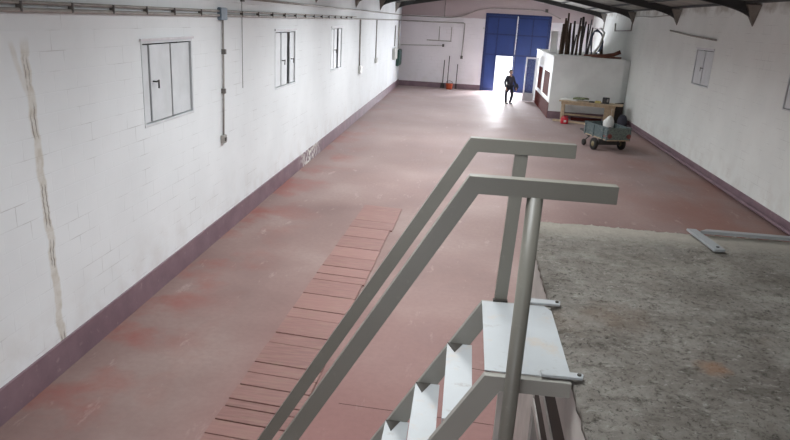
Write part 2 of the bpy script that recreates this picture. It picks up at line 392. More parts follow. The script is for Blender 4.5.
# ------------------------------------------------------------------ windows with closed shutters
def window(n, xw, side, y0, y1, z0, z1, splits, handles, label, wide):
    # side=+1: wall face towards +x (left wall); the shutters sit 2 cm back in the recess
    s = side; r = struct(MB().box(min(xw - s * .25, xw - s * .2), max(xw - s * .25, xw - s * .2), y0, y1, z0, z1).build('window_%d' % n, 'gap'), label)
    fr = MB(); t = .035
    xa, xb = sorted((xw - s * .20, xw + s * .008))
    fr.box(xa, xb, y0, y0 + t, z0, z1).box(xa, xb, y1 - t, y1, z0, z1).box(xa, xb, y0 + t, y1 - t, z1 - t, z1).box(xa, xb, y0 + t, y1 - t, z0, z0 + t)
    fr.build('window_frame', 'shutter', r)
    cuts = [y0 + t] + [y0 + (y1 - y0) * q for q in splits] + [y1 - t]
    for i in range(len(cuts) - 1):
        xa, xb = sorted((xw - s * .045, xw - s * (.01 if i % 2 else .02)))
        g = .016; ya, yb = cuts[i] + (wide / 2 if i == 2 else g), cuts[i + 1] - (wide / 2 if i == 1 else g)
        p = MB().box(xa, xb, ya, yb, z0 + t + .015, z1 - t - .02).build('shutter', 'shutter', r, bevel=.004)
        xf = xw - s * .005
        for hy, hz in handles:
            if cuts[i] <= hy < cuts[i + 1]:
                MB().tube([(xf, hy, hz), (xw + s * .05, hy, hz), (xw + s * .06, hy + .03, hz + .02), (xw + s * .05, hy + .05, hz - .09)], .011, 8).build('handle', 'iron', p, smooth=True)
    MB().box(*sorted((xw - s * .02, xw + s * .03)), y0 - .03, y1 + .03, z1, z1 + .03).build('lintel_trim', 'whitewood', r)
    return r
window(1, AX, 1, *LW[0], [.15, .56], [(8.57, 2.92)], 'closed white shutters of the nearest window on the left wall', .06)
window(2, AX, 1, *LW[1], [.31, .67], [(14.86, 2.85), (15.62, 2.85)], 'white shutters with open dark gap, middle window on the left wall', .27)
window(3, AX, 1, *LW[2], [.29, .64], [(20.8, 2.85)], 'narrow-looking white shutters of the farthest window on the left wall', .34)
window(4, BX, -1, *RW[0], [.5], [(21.15, 2.95)], 'closed white two-leaf window on the right wall', .05)
window(5, BX, -1, *RW[1], [.5], [(14.8, 2.95)], 'white window at the right edge of the picture', .05)
# small dark gaps beside the shutters (frame shadow lines of real depth)
# back wall shuttered opening, shallow frame
r = struct(MB().box(-2.40, -1.10, D - .03, D, 2.77, 3.55).build('window_6', 'wall_b'), 'small blocked window on the far wall')
MB().box(-2.55, -1.08, D - .07, D - .03, 2.72, 2.77).build('window_sill', 'conduit', r)
for x in (-1.83, -1.12): MB().box(x - .02, x + .02, D - .055, D - .03, 2.77, 3.55).build('window_frame', 'conduit', r)

# ------------------------------------------------------------------ big blue door with open wicket
d = struct(MB().box(DX0, DX0 + .09, D - .02, D + .14, 0, DH).box(DX1 - .09, DX1, D - .02, D + .14, 0, DH).box(DX0 + .09, DX1 - .09, D - .02, D + .14, DH - .09, DH).build('door_1', 'blue2'), 'tall blue double door with an open wicket')
WX0, WX1, WH = 1.62, 2.62, 2.08
b = MB(); ya, yb = D + .02, D + .07
b.box(DX0 + .091, WX0, ya, yb, .005, DH - .091); b.box(WX0, WX1, ya, yb, WH, DH - .091); b.box(WX1, 2.705, ya, yb, .005, DH - .091)
lf = b.build('door_leaf', 'blue', d)
b = MB()
for z in (.12, 2.14, 3.3, DH - .2): b.box(DX0 + .1, WX0 - .02 if z < 2 else 2.70, ya - .03, ya, z - .04, z + .04)
for x in (DX0 + .14, WX0 - .04, 2.66): b.box(x - .03, x + .03, ya - .028, ya, .02, DH - .1)
b.build('door_batten', 'blue2', lf)
lf = MB().box(2.712, DX1 - .091, ya, yb, .005, DH - .091).build('door_leaf', 'blue', d)
b = MB()
for z in (.12, 2.14, 3.3, DH - .2): b.box(2.74, DX1 - .1, ya - .03, ya, z - .04, z + .04)
for x in (2.76, 3.6, DX1 - .14): b.box(x - .03, x + .03, ya - .028, ya, .02, DH - .1)
b.build('door_batten', 'blue2', lf)
MB().box(2.655, 2.70, ya - .045, ya - .03, 2.2, DH - .1).build('meeting_strip', 'whitewood', d)
MB().box(DX0 - .1, DX0 - .02, D - .05, D, 3.55, 3.65).build('door_catch', 'whitepl', d)
# wicket leaf folded open to the yard
lf = MB().box(WX0 - .05, WX0 - .01, D + .1, D + 1.0, .05, WH - .03).build('wicket_leaf', 'blue', d)

# ------------------------------------------------------------------ partition storeroom
PX, PY, PE, PH = 3.69, 30.15, 37.6, 2.66; PR = 6.70
struct(MB().box(PX, PR, PY, PY + .12, 0, PH).box(PR - .12, PR, PY + .12, PE, 0, PH).box(PR, BX - .001, PY + .2, PY + .3, 0, PH).build('wall_partition', 'boxwall'), 'white storeroom front wall behind the work table')
b = MB(); ws = [(30.75, 33.2), (33.9, 35.9)]; z0, z1 = .80, 2.0
b.box(PX, PX + .1, PY + .12, ws[0][0], 0, PH); b.box(PX, PX + .1, ws[0][1], ws[1][0], 0, PH); b.box(PX, PX + .1, ws[1][1], 36.4, 0, PH)
b.box(PX, PX + .1, 37.2, PE, 0, PH); b.box(PX, PX + .1, 36.4, 37.2, 2.32, PH)
for a, c_ in ws: b.box(PX, PX + .1, a, c_, 0, z0); b.box(PX, PX + .1, a, c_, z1, PH)
struct(b.build('wall_partition_side', 'boxwall'), 'side wall of the storeroom with two brown windows')
struct(MB().box(PX, PR, PE, PE + .12, 0, PH).build('wall_partition_rear', 'boxwall'))
struct(MB().box(PX - .04, PR + .02, PY - .03, PE + .15, PH, PH + .05).build('ceiling_partition', 'boxwall'), 'flat top of the storeroom used for storage')
struct(MB().box(PX, PR, PY - .02, PY, 0, .32).build('baseboard_partition', 'base'), 'purple painted band behind the table')
struct(MB().box(PX - .02, PX, PY, 36.35, 0, .66).build('baseboard_partition_side', 'brown'))
for i, (a, c_) in enumerate(ws):
    r = struct(MB().box(PX - .005, PX + .06, a + .07, c_ - .07, z0 + .06, z1 - .06).build('window_%d' % (7 + i), 'brown'), 'brown shuttered window in the storeroom side, %s the corner' % ('next to' if i == 0 else 'farther from'))
    MB().box(PX - .008, PX + .08, a, a + .07, z0, z1).box(PX - .008, PX + .08, c_ - .07, c_, z0, z1).box(PX - .008, PX + .08, a + .07, c_ - .07, z0, z0 + .06).box(PX - .008, PX + .08, a + .07, c_ - .07, z1 - .06, z1).build('window_frame', 'whitewood', r)
# open glazed door
r = bpy.data.objects.new('door_2', None); COL.objects.link(r); r.location = (3.6, 36.35, 0); r['kind'] = 'structure'; r['label'] = 'white glazed door standing open beside the storeroom'; r['category'] = 'door'
xa, xb, yd = 3.03, 3.60, 36.33
b = MB().box(xa, xa + .07, yd, yd + .04, .015, 2.3).box(xb - .07, xb, yd, yd + .04, .015, 2.3).box(xa + .07, xb - .07, yd, yd + .04, 2.22, 2.3).box(xa + .07, xb - .07, yd, yd + .04, .015, .45)
b.build('door_frame', 'whitewood', r)
MB().box(xa + .07, xb - .07, yd + .015, yd + .022, .45, 2.22).build('door_pane', 'glass', r)

# ------------------------------------------------------------------ platform
PXE, PYE, PZ = .66, 5.95, 2.2
nx, ny = 260, 230; b = MB(); vs = []
for j in range(ny + 1):
    y = 1.2 + (PYE - 1.2) * j / ny
    for i in range(nx + 1):
        x = PXE + (BX - .01 - PXE) * (.55 * i / nx + .45 * (i / nx) ** 2.5)
        h = noise.noise(Vector((x * 2.1, y * 3.0, 0))) * .012 + noise.noise(Vector((x * 9, y * 14, 3))) * .007 + abs(noise.noise(Vector((x * 4, y * 9, 8)))) * .014 + noise.noise(Vector((x * 19, y * 27, 1))) * .007 + max(0, noise.noise(Vector((x * 27, y * 36, 7))) - .25) * .03
        edge = min(x - PXE, PYE - y)
        if edge < .03: h -= .012
        xx, y2 = x, y
        if i == 0: xx += noise.noise(Vector((0, y * 12, 5))) * .012
        if j == ny: y2 += noise.noise(Vector((x * 10, 0, 5))) * .02 - .01
        vs.append((xx, y2, PZ - .012 + h))
fs = [(j * (nx + 1) + i, j * (nx + 1) + i + 1, (j + 1) * (nx + 1) + i + 1, (j + 1) * (nx + 1) + i) for j in range(ny) for i in range(nx)]
b.add(vs, fs)
k0 = len(b.v)      # underside and rim
rim = [j * (nx + 1) for j in range(ny + 1)] + [ny * (nx + 1) + i for i in range(1, nx + 1)] + [j * (nx + 1) + nx for j in range(ny - 1, -1, -1)] + [i for i in range(nx - 1, 0, -1)]
for q in rim: b.v.append((b.v[q][0], b.v[q][1], PZ - .06))
n = len(rim)
for i in range(n): b.f.append((rim[i], rim[(i + 1) % n], k0 + (i + 1) % n, k0 + i))
b.f.append(tuple(k0 + i for i in range(n)))
o = b.build('floor_platform', 'plat', smooth=True); struct(o, 'rough grey dirt-covered concrete loading platform')
struct(MB().box(PXE, BX - .01, Y0 + .01, 1.2, PZ - .2, PZ - .012).build('floor_platform_rear', 'plat'))
b = MB(); X0, X1 = PXE + .015, PXE + .3
b.box(X0, X1, Y0 + .01, PYE - .03, 1.81, PZ - .06)                       # top beam
b.box(X0, X1, 4.37, PYE - .03, 0, 1.81)                                 # solid far pier
b.box(X0, X1, Y0 + .01, 4.37, 1.47, 1.56); b.box(X0, X1, Y0 + .01, 4.37, 1.23, 1.29)
b.box(X1, BX - .02, PYE - .3, PYE - .03, 0, PZ - .06)
struct(b.build('wall_platform', 'platwall'), 'pale pinkish painted side wall under the platform')
struct(MB().box(X0 + .012, X1 - .02, Y0 + .01, 4.37, 1.29, 1.47).box(X0 + .012, X1 - .02, Y0 + .01, 4.37, 1.56, 1.81).build('trim_platform', 'darkslot'))  # nearly flush dark strips where the wall has shaded gaps
struct(MB().box(X0 + .02, X1 - .02, Y0 + .01, 4.37, 0, 1.23).build('wall_platform_recess', 'nich'))

# metal angle frame lying on the far rim
t = thing('metal_barrier', 'pale steel bar frame lying on the far rim of the concrete platform', 'metal frame', (2.11, 5.92, PZ))
zt = PZ + .015
b = MB().prism([(2.07, 5.93, zt), (2.155, 5.93, zt), (2.215, 5.38, zt), (2.12, 5.36, zt)], (0, 0, .022))
b.build('short_bar', 'plate', t, bevel=.003)
MB().lathe([(.014, zt + .022), (.014, zt + .026)], (2.168, 5.43, 0), n=14).build('bolt_hole', 'gap', t)
MB().prism([(2.165, 5.86, zt), (2.24, 5.93, zt), (5.2, 5.90, zt), (5.2, 5.85, zt)], (0, 0, .03)).build('long_bar', 'plate', t, bevel=.003)

# ------------------------------------------------------------------ steel stair
st = thing('steel_staircase', 'grey steel staircase with two handrails bolted against the concrete platform', 'staircase', (-.4, 3.5, 0))
SL = math.tan(math.radians(59.2)); YN, YF = 3.02, 3.98
def stringer(yy, yo):
    # side plate following landing then slope; w deep
    hw = .115; L = hw / math.sin(math.radians(59.2)); x0 = .215
    zd = .085; zb = PZ - zd
    xe = x0 - PZ / SL
    poly = [(PXE - .012, PZ - .004), (x0, PZ - .004), (xe, 0), (xe + L, 0), (x0 + L - zd / SL, zb), (PXE - .012, zb)]
    MB().prism([(px, yy, pz) for px, pz in poly], (0, yo, 0)).build('stringer', 'stringer', st, bevel=.0015)
stringer(YN, .045); stringer(YF - .045, .045)
# landing plate
MB().prism([(.215, 3.06, PZ), (.215, 3.94, PZ), (.605, 3.95, PZ), (.645, 3.88, PZ), (.652, 3.10, PZ), (.645, 3.06, PZ)], (0, 0, .006)).build('landing_plate', 'plate', st)
for y0, y1 in ((3.955, 4.025), (3.045, 3.10)):
    MB().prism([(.50, y0, PZ + .007), (.705, y0 + .004, PZ + .007), (.715, y1 - .01, PZ + .007), (.70, y1, PZ + .007), (.50, y1, PZ + .007)], (0, 0, .014)).build('fixing_tab', 'plate', st, bevel=.002)
    MB().lathe([(.011, PZ + .02), (.011, PZ + .029)], (.69, (y0 + y1) / 2, 0), n=6).build('bolt', 'bracket', st)
# treads
for k in range(1, 7):
    z = PZ - .3143 * k; x = .20 - (PZ - z) / SL
    b = MB().prism([(x + .005, YN + .047, z), (x + .005, YF - .047, z), (x + .165, YF - .047, z), (x + .165, YN + .047, z)], (0, 0, .006))
    b.prism([(x + .005, YN + .047, z - .035), (x + .005, YF - .047, z - .035), (x + .011, YF - .047, z - .035), (x + .011, YN + .047, z - .035)], (0, 0, .035))
    tr = b.build('tread', 'plate', st)
    MB().prism([(x + .005, YF - .05, z + .007), (x + .105, YF - .05, z + .007), (x + .055, YF - .17, z + .007)], (0, 0, .004)).build('tread_bracket', 'bracket', tr)  # flat dark triangle at the far end of the tread
# handrails: rectangular tube
def rail(yc, xs, zt, xend, zlow):
    h, wv = .082, .062; top = (xs, zt)
    sl = 1.72; xb = xs - (zt - zlow) / sl; ang = math.atan(sl); Lh = h / math.sin(ang)
    jx = xs + h / math.tan((math.pi - (math.pi - ang)) / 2 + 0) * 0 + h * math.tan((ang) / 2)
    poly = [(xend, zt), (xs, zt), (xb, zlow), (xb + Lh, zlow), (xs + (Lh - h / sl), zt - h), (xend, zt - h)]
    MB().prism([(px, yc - wv / 2, pz) for px, pz in poly], (0, wv, 0)).build('handrail', 'rail', st, bevel=.0015)
rail(3.035, .052, 3.222, .725, .62)
rail(4.0, .055, 3.238, .68, .62)
MB().tube([(.362, 3.035, 3.14), (.348, 2.95, 2.2), (.31, 2.75, 0)], .038, 20).build('rail_post', 'rail', st, smooth=True)
MB().bar((.365, 4.0, 3.155), (.333, 3.995, PZ + .007), .05, .078, (1, 0, 0)).build('rail_post', 'rail', st, bevel=.0015)
for yc in (3.035, 4.0):
    x = .052 - (3.22 - .70) / 1.72 + .06
    MB().bar((x, yc, .66), (x - .02, yc, max(0, 0)), .05, .06, (1, 0, 0)).build('rail_post', 'rail', st, bevel=.0015)
MB().box(.375, .435, 3.88, 3.93, 0, PZ - .02).build('support_leg', 'platwall', st)
MB().bar((.285, 3.96, PZ + .012), (.375, 3.965, PZ + .012), .03, .012).build('weld_lug', 'bracket', st)

# ------------------------------------------------------------------ channel covered with red boards
ys = [13.58, 12.95, 12.45, 11.98, 11.4, 10.79, 10.3, 9.83, 9.47, 9.22, 8.67, 8.15, 7.86, 7.38, 7.1, 6.61, 6.38, 6.1, 5.82, 5.69, 5.44, 5.21, 4.9, 4.6]
words = ['first', 'second', 'third', 'fourth', 'fifth', 'sixth', 'seventh', 'eighth', 'ninth', 'tenth', 'eleventh', 'twelfth', 'thirteenth', 'fourteenth', 'fifteenth', 'sixteenth', 'seventeenth', 'eighteenth', 'nineteenth', 'twentieth', 'twenty-first', 'twenty-second', 'twenty-third', 'twenty-fourth', 'twenty-fifth', 'twenty-sixth']
rnd = random.Random(4)
def xl_(y): return -1.955 - (13.58 - y) * .0293
def xr_(y): return -1.135 - (13.58 - y) * .02 - (.05 if y < 12 else 0) - (.03 if y < 9 else 0)
for i in range(len(ys) - 1):
    ya, yb = ys[i], ys[i + 1]; g = rnd.choice([.003, .005, .012]); sk_ = rnd.uniform(-.012, .012)
    jl, jr = rnd.uniform(-.02, .02), rnd.uniform(-.02, .02); ty = .06
    h = .018 + rnd.uniform(0, .008); ym = (ya + yb) / 2; L = xr_(ym) - xl_(ym); hw = (ya - yb) / 2 * math.cos(.115) - g
    o = MB().prism([(-L / 2 + jl * .4 + .073 * hw, -hw, 0), (L / 2 + jr * .4 + .073 * hw, -hw, 0), (L / 2 + jr * .4 - .073 * hw, hw, 0), (-L / 2 + jl * .4 - .073 * hw, hw, 0)], (0, 0, h)).build('cover_board', 'board', bevel=.003)
    sh = (ym - 9) * .0 ; o.location = ((xl_(ym) + xr_(ym)) / 2, ym, .0045); o.rotation_euler.z = -.10
    tag(o, 'red-painted wooden cover board on the floor strip, %s from its far end' % words[i], 'board', 'red boards covering the floor channel')
struct(MB().prism([(-2.20, 4.65, 0), (-1.42, 4.65, 0), (-1.20, 13.4, 0), (-1.90, 13.5, 0)], (0, 0, .004)).build('trim_2', 'drain'), 'dark floor channel under the red boards')
# saw-cut floor joints
for i, (x0, y0, x1, y1) in enumerate([(-1.05, 6.02, .6, 5.93), (.15, 7.08, .62, 7.0)]):
    struct(MB().bar((x0, y0, .001), (x1, y1, .001), .004, .003).build('trim_%d' % (3 + i), 'drain'))

# ------------------------------------------------------------------ wall services
def conduit(name, label, pts, r=.02, clips=None, clipx=None, mat='conduit', group='conduits on the walls'):
    t = thing(name, label, 'pipe', pts[0], 0, group)
    MB().tube(pts, r, 10).build('pipe', mat, t, smooth=True)
    for c0 in (clips or []): MB().box(c0[0] - c0[3], c0[0] + c0[3], c0[1] - c0[4], c0[1] + c0[4], c0[2] - c0[5], c0[2] + c0[5]).build('pipe_clip', 'clip', t)
    return t
def run(p0, p1, n): return [tuple(p0[i] + (p1[i] - p0[i]) * k / n for i in range(3)) for k in range(n + 1)]
xw = AX + .03
cl = []; y = 5.1
while y < 24: cl.append((AX + .035, y, 3.82, .03, .007, .048)); y += .82 if y < 9 else .95
conduit('wall_conduit', 'lower grey conduit running the whole length of the left wall', run((xw, 0, 3.785), (xw, D - .03, 3.785), 6), .022, cl)
conduit('wall_conduit', 'thinner conduit clipped just above the main conduit on the left wall', run((xw, 0, 3.853), (xw, 24.5, 3.853), 3), .018)
conduit('wall_conduit', 'high grey pipe under the eave at the far half of the left wall', run((xw, 12.2, 4.09), (xw, D - .03, 4.09), 6), .022)
conduit('wall_conduit', 'upper cable on the far wall that rises over the blue door', [(AX + .03, D - .04, 4.06), (-2.5, D - .04, 4.07), (-1.2, D - .04, 4.09), (-.6, D - .04, 4.18), (.3, D - .04, 4.57), (1.0, D - .04, 4.72), (2.5, D - .04, 4.76), (4.0, D - .04, 4.76), (4.5, D - .04, 4.6), (5.1, D - .04, 4.35)], .022)
conduit('wall_conduit', 'conduit on the far wall that turns down beside the blue door', [(AX + .03, D - .04, 3.78), (-2, D - .04, 3.79), (-.44, D - .04, 3.82), (-.37, D - .04, 3.78), (-.39, D - .04, 2.8), (-.41, D - .04, 1.95)], .026, [(-.41, D - .06, 1.86, .07, .03, .09)])
conduit('wall_conduit', 'short low conduit on the far wall below the blocked window', [(AX + .05, D - .03, 2.38), (-1.6, D - .03, 2.47)], .018, [(-1.55, D - .05, 2.48, .06, .03, .08)])
conduit('wall_conduit', 'vertical cable high on the far gable', [(-1.6, D - .03, 5.1), (-1.6, D - .03, 4.12)], .018)
t = conduit('wall_conduit', 'vertical conduit dropping from the blue-grey box to a switch', [(xw, 11.12, 3.74), (xw, 11.1, 2.9), (xw, 11.04, 1.8)], .017, [(AX + .035, 11.12, 3.2, .033, .03, .04), (AX + .035, 11.07, 2.55, .033, .03, .04)])
o = tag(origin(MB().box(AX, AX + .07, 10.94, 11.24, 3.71, 3.91).build('junction_box', 'jbox', bevel=.01)), 'blue-grey junction box on the left wall conduit', 'junction box')
t = thing('light_switch', 'small grey switch at the foot of the long conduit on the left wall', 'switch', (AX, 11.02, 1.66))
MB().box(AX, AX + .06, 10.96, 11.12, 1.66, 1.80).build('switch_box', 'conduit', t, bevel=.008); MB().box(AX + .06, AX + .075, 11.01, 11.08, 1.70, 1.76).build('switch_button', 'clip', t)
conduit('wall_conduit', 'thin vertical wire on the left wall right of the switch conduit', [(AX + .008, 12.15, 4.3), (AX + .006, 12.15, 2.5)], .004, [(AX + .02, 12.15, 4.08, .02, .06, .05)], mat='clip')
conduit('wall_conduit', 'vertical conduit to the double socket beyond the farthest left window', [(xw, 25.5, 3.79), (xw, 25.6, 2.05)], .028)
o = tag(origin(MB().box(AX, AX + .1, 25.5, 25.95, 1.78, 2.08).build('socket_box', 'whitepl', bevel=.02)), 'white socket box on the left wall beyond the farthest window', 'socket')
conduit('wall_conduit', 'vertical conduit near the far left corner ending in a small box', [(xw, 30.0, 3.79), (xw, 30.1, 2.1)], .024)
o = tag(origin(MB().box(AX, AX + .1, 29.95, 30.4, 1.93, 2.15).build('socket_box', 'whitepl', bevel=.02)), 'small white box on the left wall nearer the far corner', 'socket')
conduit('wall_conduit', 'vertical conduit down to the dark green cabinet in the far left corner', [(xw, 39.4, 3.79), (xw, 39.4, 3.0), (xw, 39.6, 2.2)], .03)
conduit('wall_conduit', 'short vertical pipe above the white meter box in the far left corner', [(xw, 37.6, 3.5), (xw, 37.6, 2.4)], .03)
t = thing('fuse_cabinet', 'dark green cabinet on the left wall at the far corner', 'cabinet', (AX, 39.7, 1.2))
MB().box(AX + .004, AX + .16, 38.9, 40.5, 1.25, 2.15).build('cabinet_body', 'gbox', t, bevel=.01); MB().box(AX + .16, AX + .18, 39.0, 40.4, 1.32, 2.08).build('cabinet_door', 'gbox', t, bevel=.004)
o = tag(origin(MB().box(AX + .004, AX + .14, 36.9, 38.3, 1.7, 2.3).build('meter_box', 'whitepl', bevel=.015)), 'white meter box left of the dark green cabinet', 'meter box')
o = tag(MB().tube([(BX - .05, 25.0, 3.99), (BX - .06, 22.6, 3.86), (BX - .06, 20.3, 3.78)], .026, 10).build('hanging_rod', 'conduit', smooth=True), 'slightly tilted grey rod fixed above the right wall window', 'rod')
conduit('wall_conduit', 'horizontal cable under the eave at the right wall, between two far gussets', [(BX - .02, 24.6, 4.52), (BX - .03, 27.8, 4.46), (BX - .02, 31.0, 4.52)], .014)
conduit('wall_conduit', 'square-cornered conduit bend on the right wall above the storeroom', [(BX - .03, 31, 4.3), (BX - .03, 31, 3.92), (BX - .03, 34.4, 3.86), (BX - .03, 34.5, 4.2)], .03)
conduit('wall_conduit', 'farther conduit bend on the right wall near the blue door', [(BX - .03, 37.4, 4.3), (BX - .03, 37.4, 3.92), (BX - .03, 39.9, 3.9)], .03)
for yy, lab in ((24.5, 'second'), (30.9, 'first')):
    pass
o = tag(origin(MB().box(4.18, 4.34, D - .12, D - .02, 4.66, 4.84).build('cable_box', 'clip')), 'small dark box on the far wall above the blue door', 'junction box')

# ------------------------------------------------------------------ work table with things on it
TX0, TX1, TY0, TY1, TH = 4.05, 6.67, 28.80, 29.5, .9
TROT = []      # things turned with the table
_n0 = set(o.name for o in bpy.data.objects)
t = thing('work_table', 'pale wooden work table against the white storeroom front', 'table', ((TX0 + TX1) / 2, (TY0 + TY1) / 2, 0))
MB().box(TX0, TX1, TY0, TY1, TH - .05, TH).build('tabletop', 'pale', t, bevel=.006)
for x in (TX0 + .16, TX1 - .36):
    for y in (TY0 + .07, TY1 - .1): MB().box(x - .045, x + .045, y - .045, y + .045, 0, TH - .16).build('leg', 'pale', t, bevel=.004)
MB().box(TX0 + .1, TX1 - .3, TY0 + .02, TY0 + .05, TH - .16, TH - .05).box(TX0 + .1, TX1 - .3, TY1 - .08, TY1 - .05, TH - .16, TH - .05).build('apron', 'pale2', t)
MB().box(TX0 + .205, TX1 - .405, TY1 - .12, TY1 - .08, .22, .30).build('stretcher', 'pale2', t)
MB().box(TX1 - .72, TX1 - .42, TY0 + .055, TY0 + .075, .12, TH - .16).build('side_board', 'pale2', t)
b = MB(); vs = []
for i in range(17):
    for j in range(9):
        x = TX0 + .02 + i * .045; y = TY0 + .12 + j * .06
        vs.append((x, y, TH + .05 + .05 * noise.noise(Vector((x * 5, y * 6, 1))) + .03 * math.sin(x * 9)))
k = len(vs); vs2 = vs + [(v[0], v[1], TH + .002) for v in vs]
fs = [(i * 9 + j, (i + 1) * 9 + j, (i + 1) * 9 + j + 1, i * 9 + j + 1) for i in range(16) for j in range(8)]
fs += [tuple(q + k for q in f) for f in fs]
edge = [i * 9 for i in range(17)] + [16 * 9 + j for j in range(1, 9)] + [i * 9 + 8 for i in range(15, -1, -1)] + [j for j in range(7, 0, -1)]
fs += [(edge[i], edge[(i + 1) % len(edge)], edge[(i + 1) % len(edge)] + k, edge[i] + k) for i in range(len(edge))]
tag(origin(MB().add(vs2, fs).build('plastic_sheet', 'sack', smooth=True)), 'crumpled white plastic sheet at the left end of the work table', 'sheet')
b = MB()
for q in range(5): b.tube([(4.62 + q * .09, 28.97 + .05 * (q % 2), TH + .10), (4.75 + q * .09, 29.1, TH + .13), (4.85 + q * .09, 29.3, TH + .10)], .04, 8)
tag(origin(b.build('green_rags', 'green', smooth=True)), 'heap of green-grey rags on the white plastic sheet', 'rags')
tag(origin(MB().box(5.28, 5.5, 28.9, 29.15, TH, TH + .05).build('grey_tray', 'wood2', bevel=.01)), 'flat grey tray in the middle of the work table', 'tray')
tag(origin(MB().box(5.53, 5.76, 28.88, 29.1, TH, TH + .09).build('yellow_box', 'yellow', bevel=.01)), 'small yellow box beside the dark radio on the work table', 'box')
t = thing('radio', 'dark box-like radio standing on the work table', 'radio', (5.95, 29.0, TH))
MB().box(5.82, 6.1, 28.92, 29.1, TH, TH + .26).build('case', 'black', t, bevel=.012)
MB().lathe([(.07, 0), (.07, .012)], (5.91, 28.908, TH + .13), 'y').build('speaker_grille', 'iron', t); MB().box(6.0, 6.07, 28.908, 28.92, TH + .08, TH + .2).build('display', 'conduit', t)
bpy.context.view_layer.update()
_rm = Matrix.Translation((4.05, 29.5, 0)) @ Matrix.Rotation(math.radians(-15.5), 4, 'Z') @ Matrix.Translation((-4.05, -28.9, 0))
for o in list(bpy.data.objects):
    if o.name not in _n0 and o.parent is None: o.matrix_world = _rm @ o.matrix_world
tag(MB().bar((3.85, 29.35, .045), (6.2, 28.35, .045), .05, .08).build('timber_batten', 'pale'), 'long pale timber batten on the floor in front of the work table', 'batten')
tag(origin(MB().prism([(6.42, 29.97, 0), (6.85, 29.97, 0), (6.87, 29.97, .9), (6.5, 29.97, .86)], (0, .05, 0)).build('grey_board', 'wood2')), 'grey board leaning in the corner right of the work table', 'board')
tag(origin(MB().box(4.7, 6.0, 29.85, 30.05, .0, .12).build('dark_plank', 'brown', bevel=.01)), 'dark brown plank lying under the work table', 'plank')
# red bucket-like can on floor
t = thing('red_can', 'bright red plastic can on the floor at the left end of the work table', 'can', (4.26, 28.75, 0))
local(MB().lathe([(.02, 0), (.15, 0), (.16, .02), (.16, .22), (.15, .24), (.06, .25), (.06, .27), (.01, .27)]).build('can_body', 'red', smooth=True), t)
local(MB().tube([(-.12, 0, .23), (-.10, 0, .31), (.10, 0, .31), (.12, 0, .23)], .014, 8).build('can_handle', 'red', smooth=True), t)
local(MB().box(-.05, .05, -.168, -.153, .07, .16).build('can_label', 'sack'), t)

# ------------------------------------------------------------------ cart (built in its own space: x across, y forward from tailgate)
ct = thing('two_wheeled_cart', 'weathered grey-green two-wheeled trailer cart in front of the work table', 'cart', (4.93, 22.95, 0), math.radians(20), None)
W_, L0, L1, BZ, BT = .42, -.60, .90, .40, .84
local(MB().box(-W_, W_, L0, L1, BZ, BZ + .035).build('cart_floor', 'pale2'), ct)
for s in (-1, 1):
    b = MB().box(*sorted((s * W_, s * (W_ - .025))), L0, L1, BZ + .035, BT)
    for y in (L0 + .05, -.3, .3, L1 - .05): b.box(*sorted((s * W_, s * (W_ + .025))), y - .03, y + .03, BZ, BT)
    b.box(*sorted((s * W_, s * (W_ + .02))), L0, L1, BT - .05, BT); b.box(*sorted((s * W_, s * (W_ + .02))), L0, L1, BZ + .16, BZ + .21)
    sp = local(b.build('side_panel', 'cartg'), ct)
    local(MB().box(*sorted((s * (W_ + .001), s * (W_ + .006))), -.5, -.3, .52, .6).build('reflector', 'tail'), sp)
tg = local(MB().box(-W_ + .03, W_ - .03, L0 - .002, L0 + .022, BZ + .036, BT - .01).box(-.3, .3, L0 - .02, L0, BT - .1, BT - .04).build('tailgate', 'cartp'), ct)
local(MB().box(-W_ + .03, W_ - .03, L1 - .022, L1, BZ + .036, BT).build('front_board', 'cartg'), ct)
for x in (-.35, .35): local(MB().lathe([(.075, -.03), (.075, 0), (.03, 0)], (x, L0 - .004, .56), 'y').build('tail_light', 'tail'), ct)
local(MB().box(-.5, .5, -.03, .03, .17, .24).build('axle', 'iron'), ct)
local(MB().box(-.35, .35, -.05, .05, .24, BZ).build('axle_block', 'iron'), ct)
for s in (-1, 1):
    c0 = (s * .52, 0, .205)
    wh = local(MB().lathe([(.11, -.05), (.17, -.06), (.2, -.045), (.205, 0), (.2, .045), (.17, .06), (.11, .05)], c0, 'x', 28).build('wheel', 'tyre', smooth=True), ct)
    hb = MB().lathe([(.03, -.075), (.05, -.06), (.115, -.045), (.115, .045), (.05, .06), (.03, .075)], c0, 'x', 20).build('hub', 'rim', smooth=True); hb.parent = wh
local(MB().bar((-.25, L1, .33), (0, L1 + .75, .38), .05, .05).bar((.25, L1, .33), (0, L1 + .75, .38), .05, .05).bar((0, L1 + .7, .38), (0, L1 + 1.0, .40), .06, .06).build('drawbar', 'iron'), ct)
local(MB().tube([(-.30, .70, .36), (-.42, .78, .2)], .02, 8).build('prop_leg', 'iron'), ct)
local(MB().lathe([(.02, -.03), (.1, -.035), (.115, 0), (.1, .035), (.02, .03)], (-.44, .8, .115), 'x', 20).build('jockey_wheel', 'tyre', smooth=True), ct)
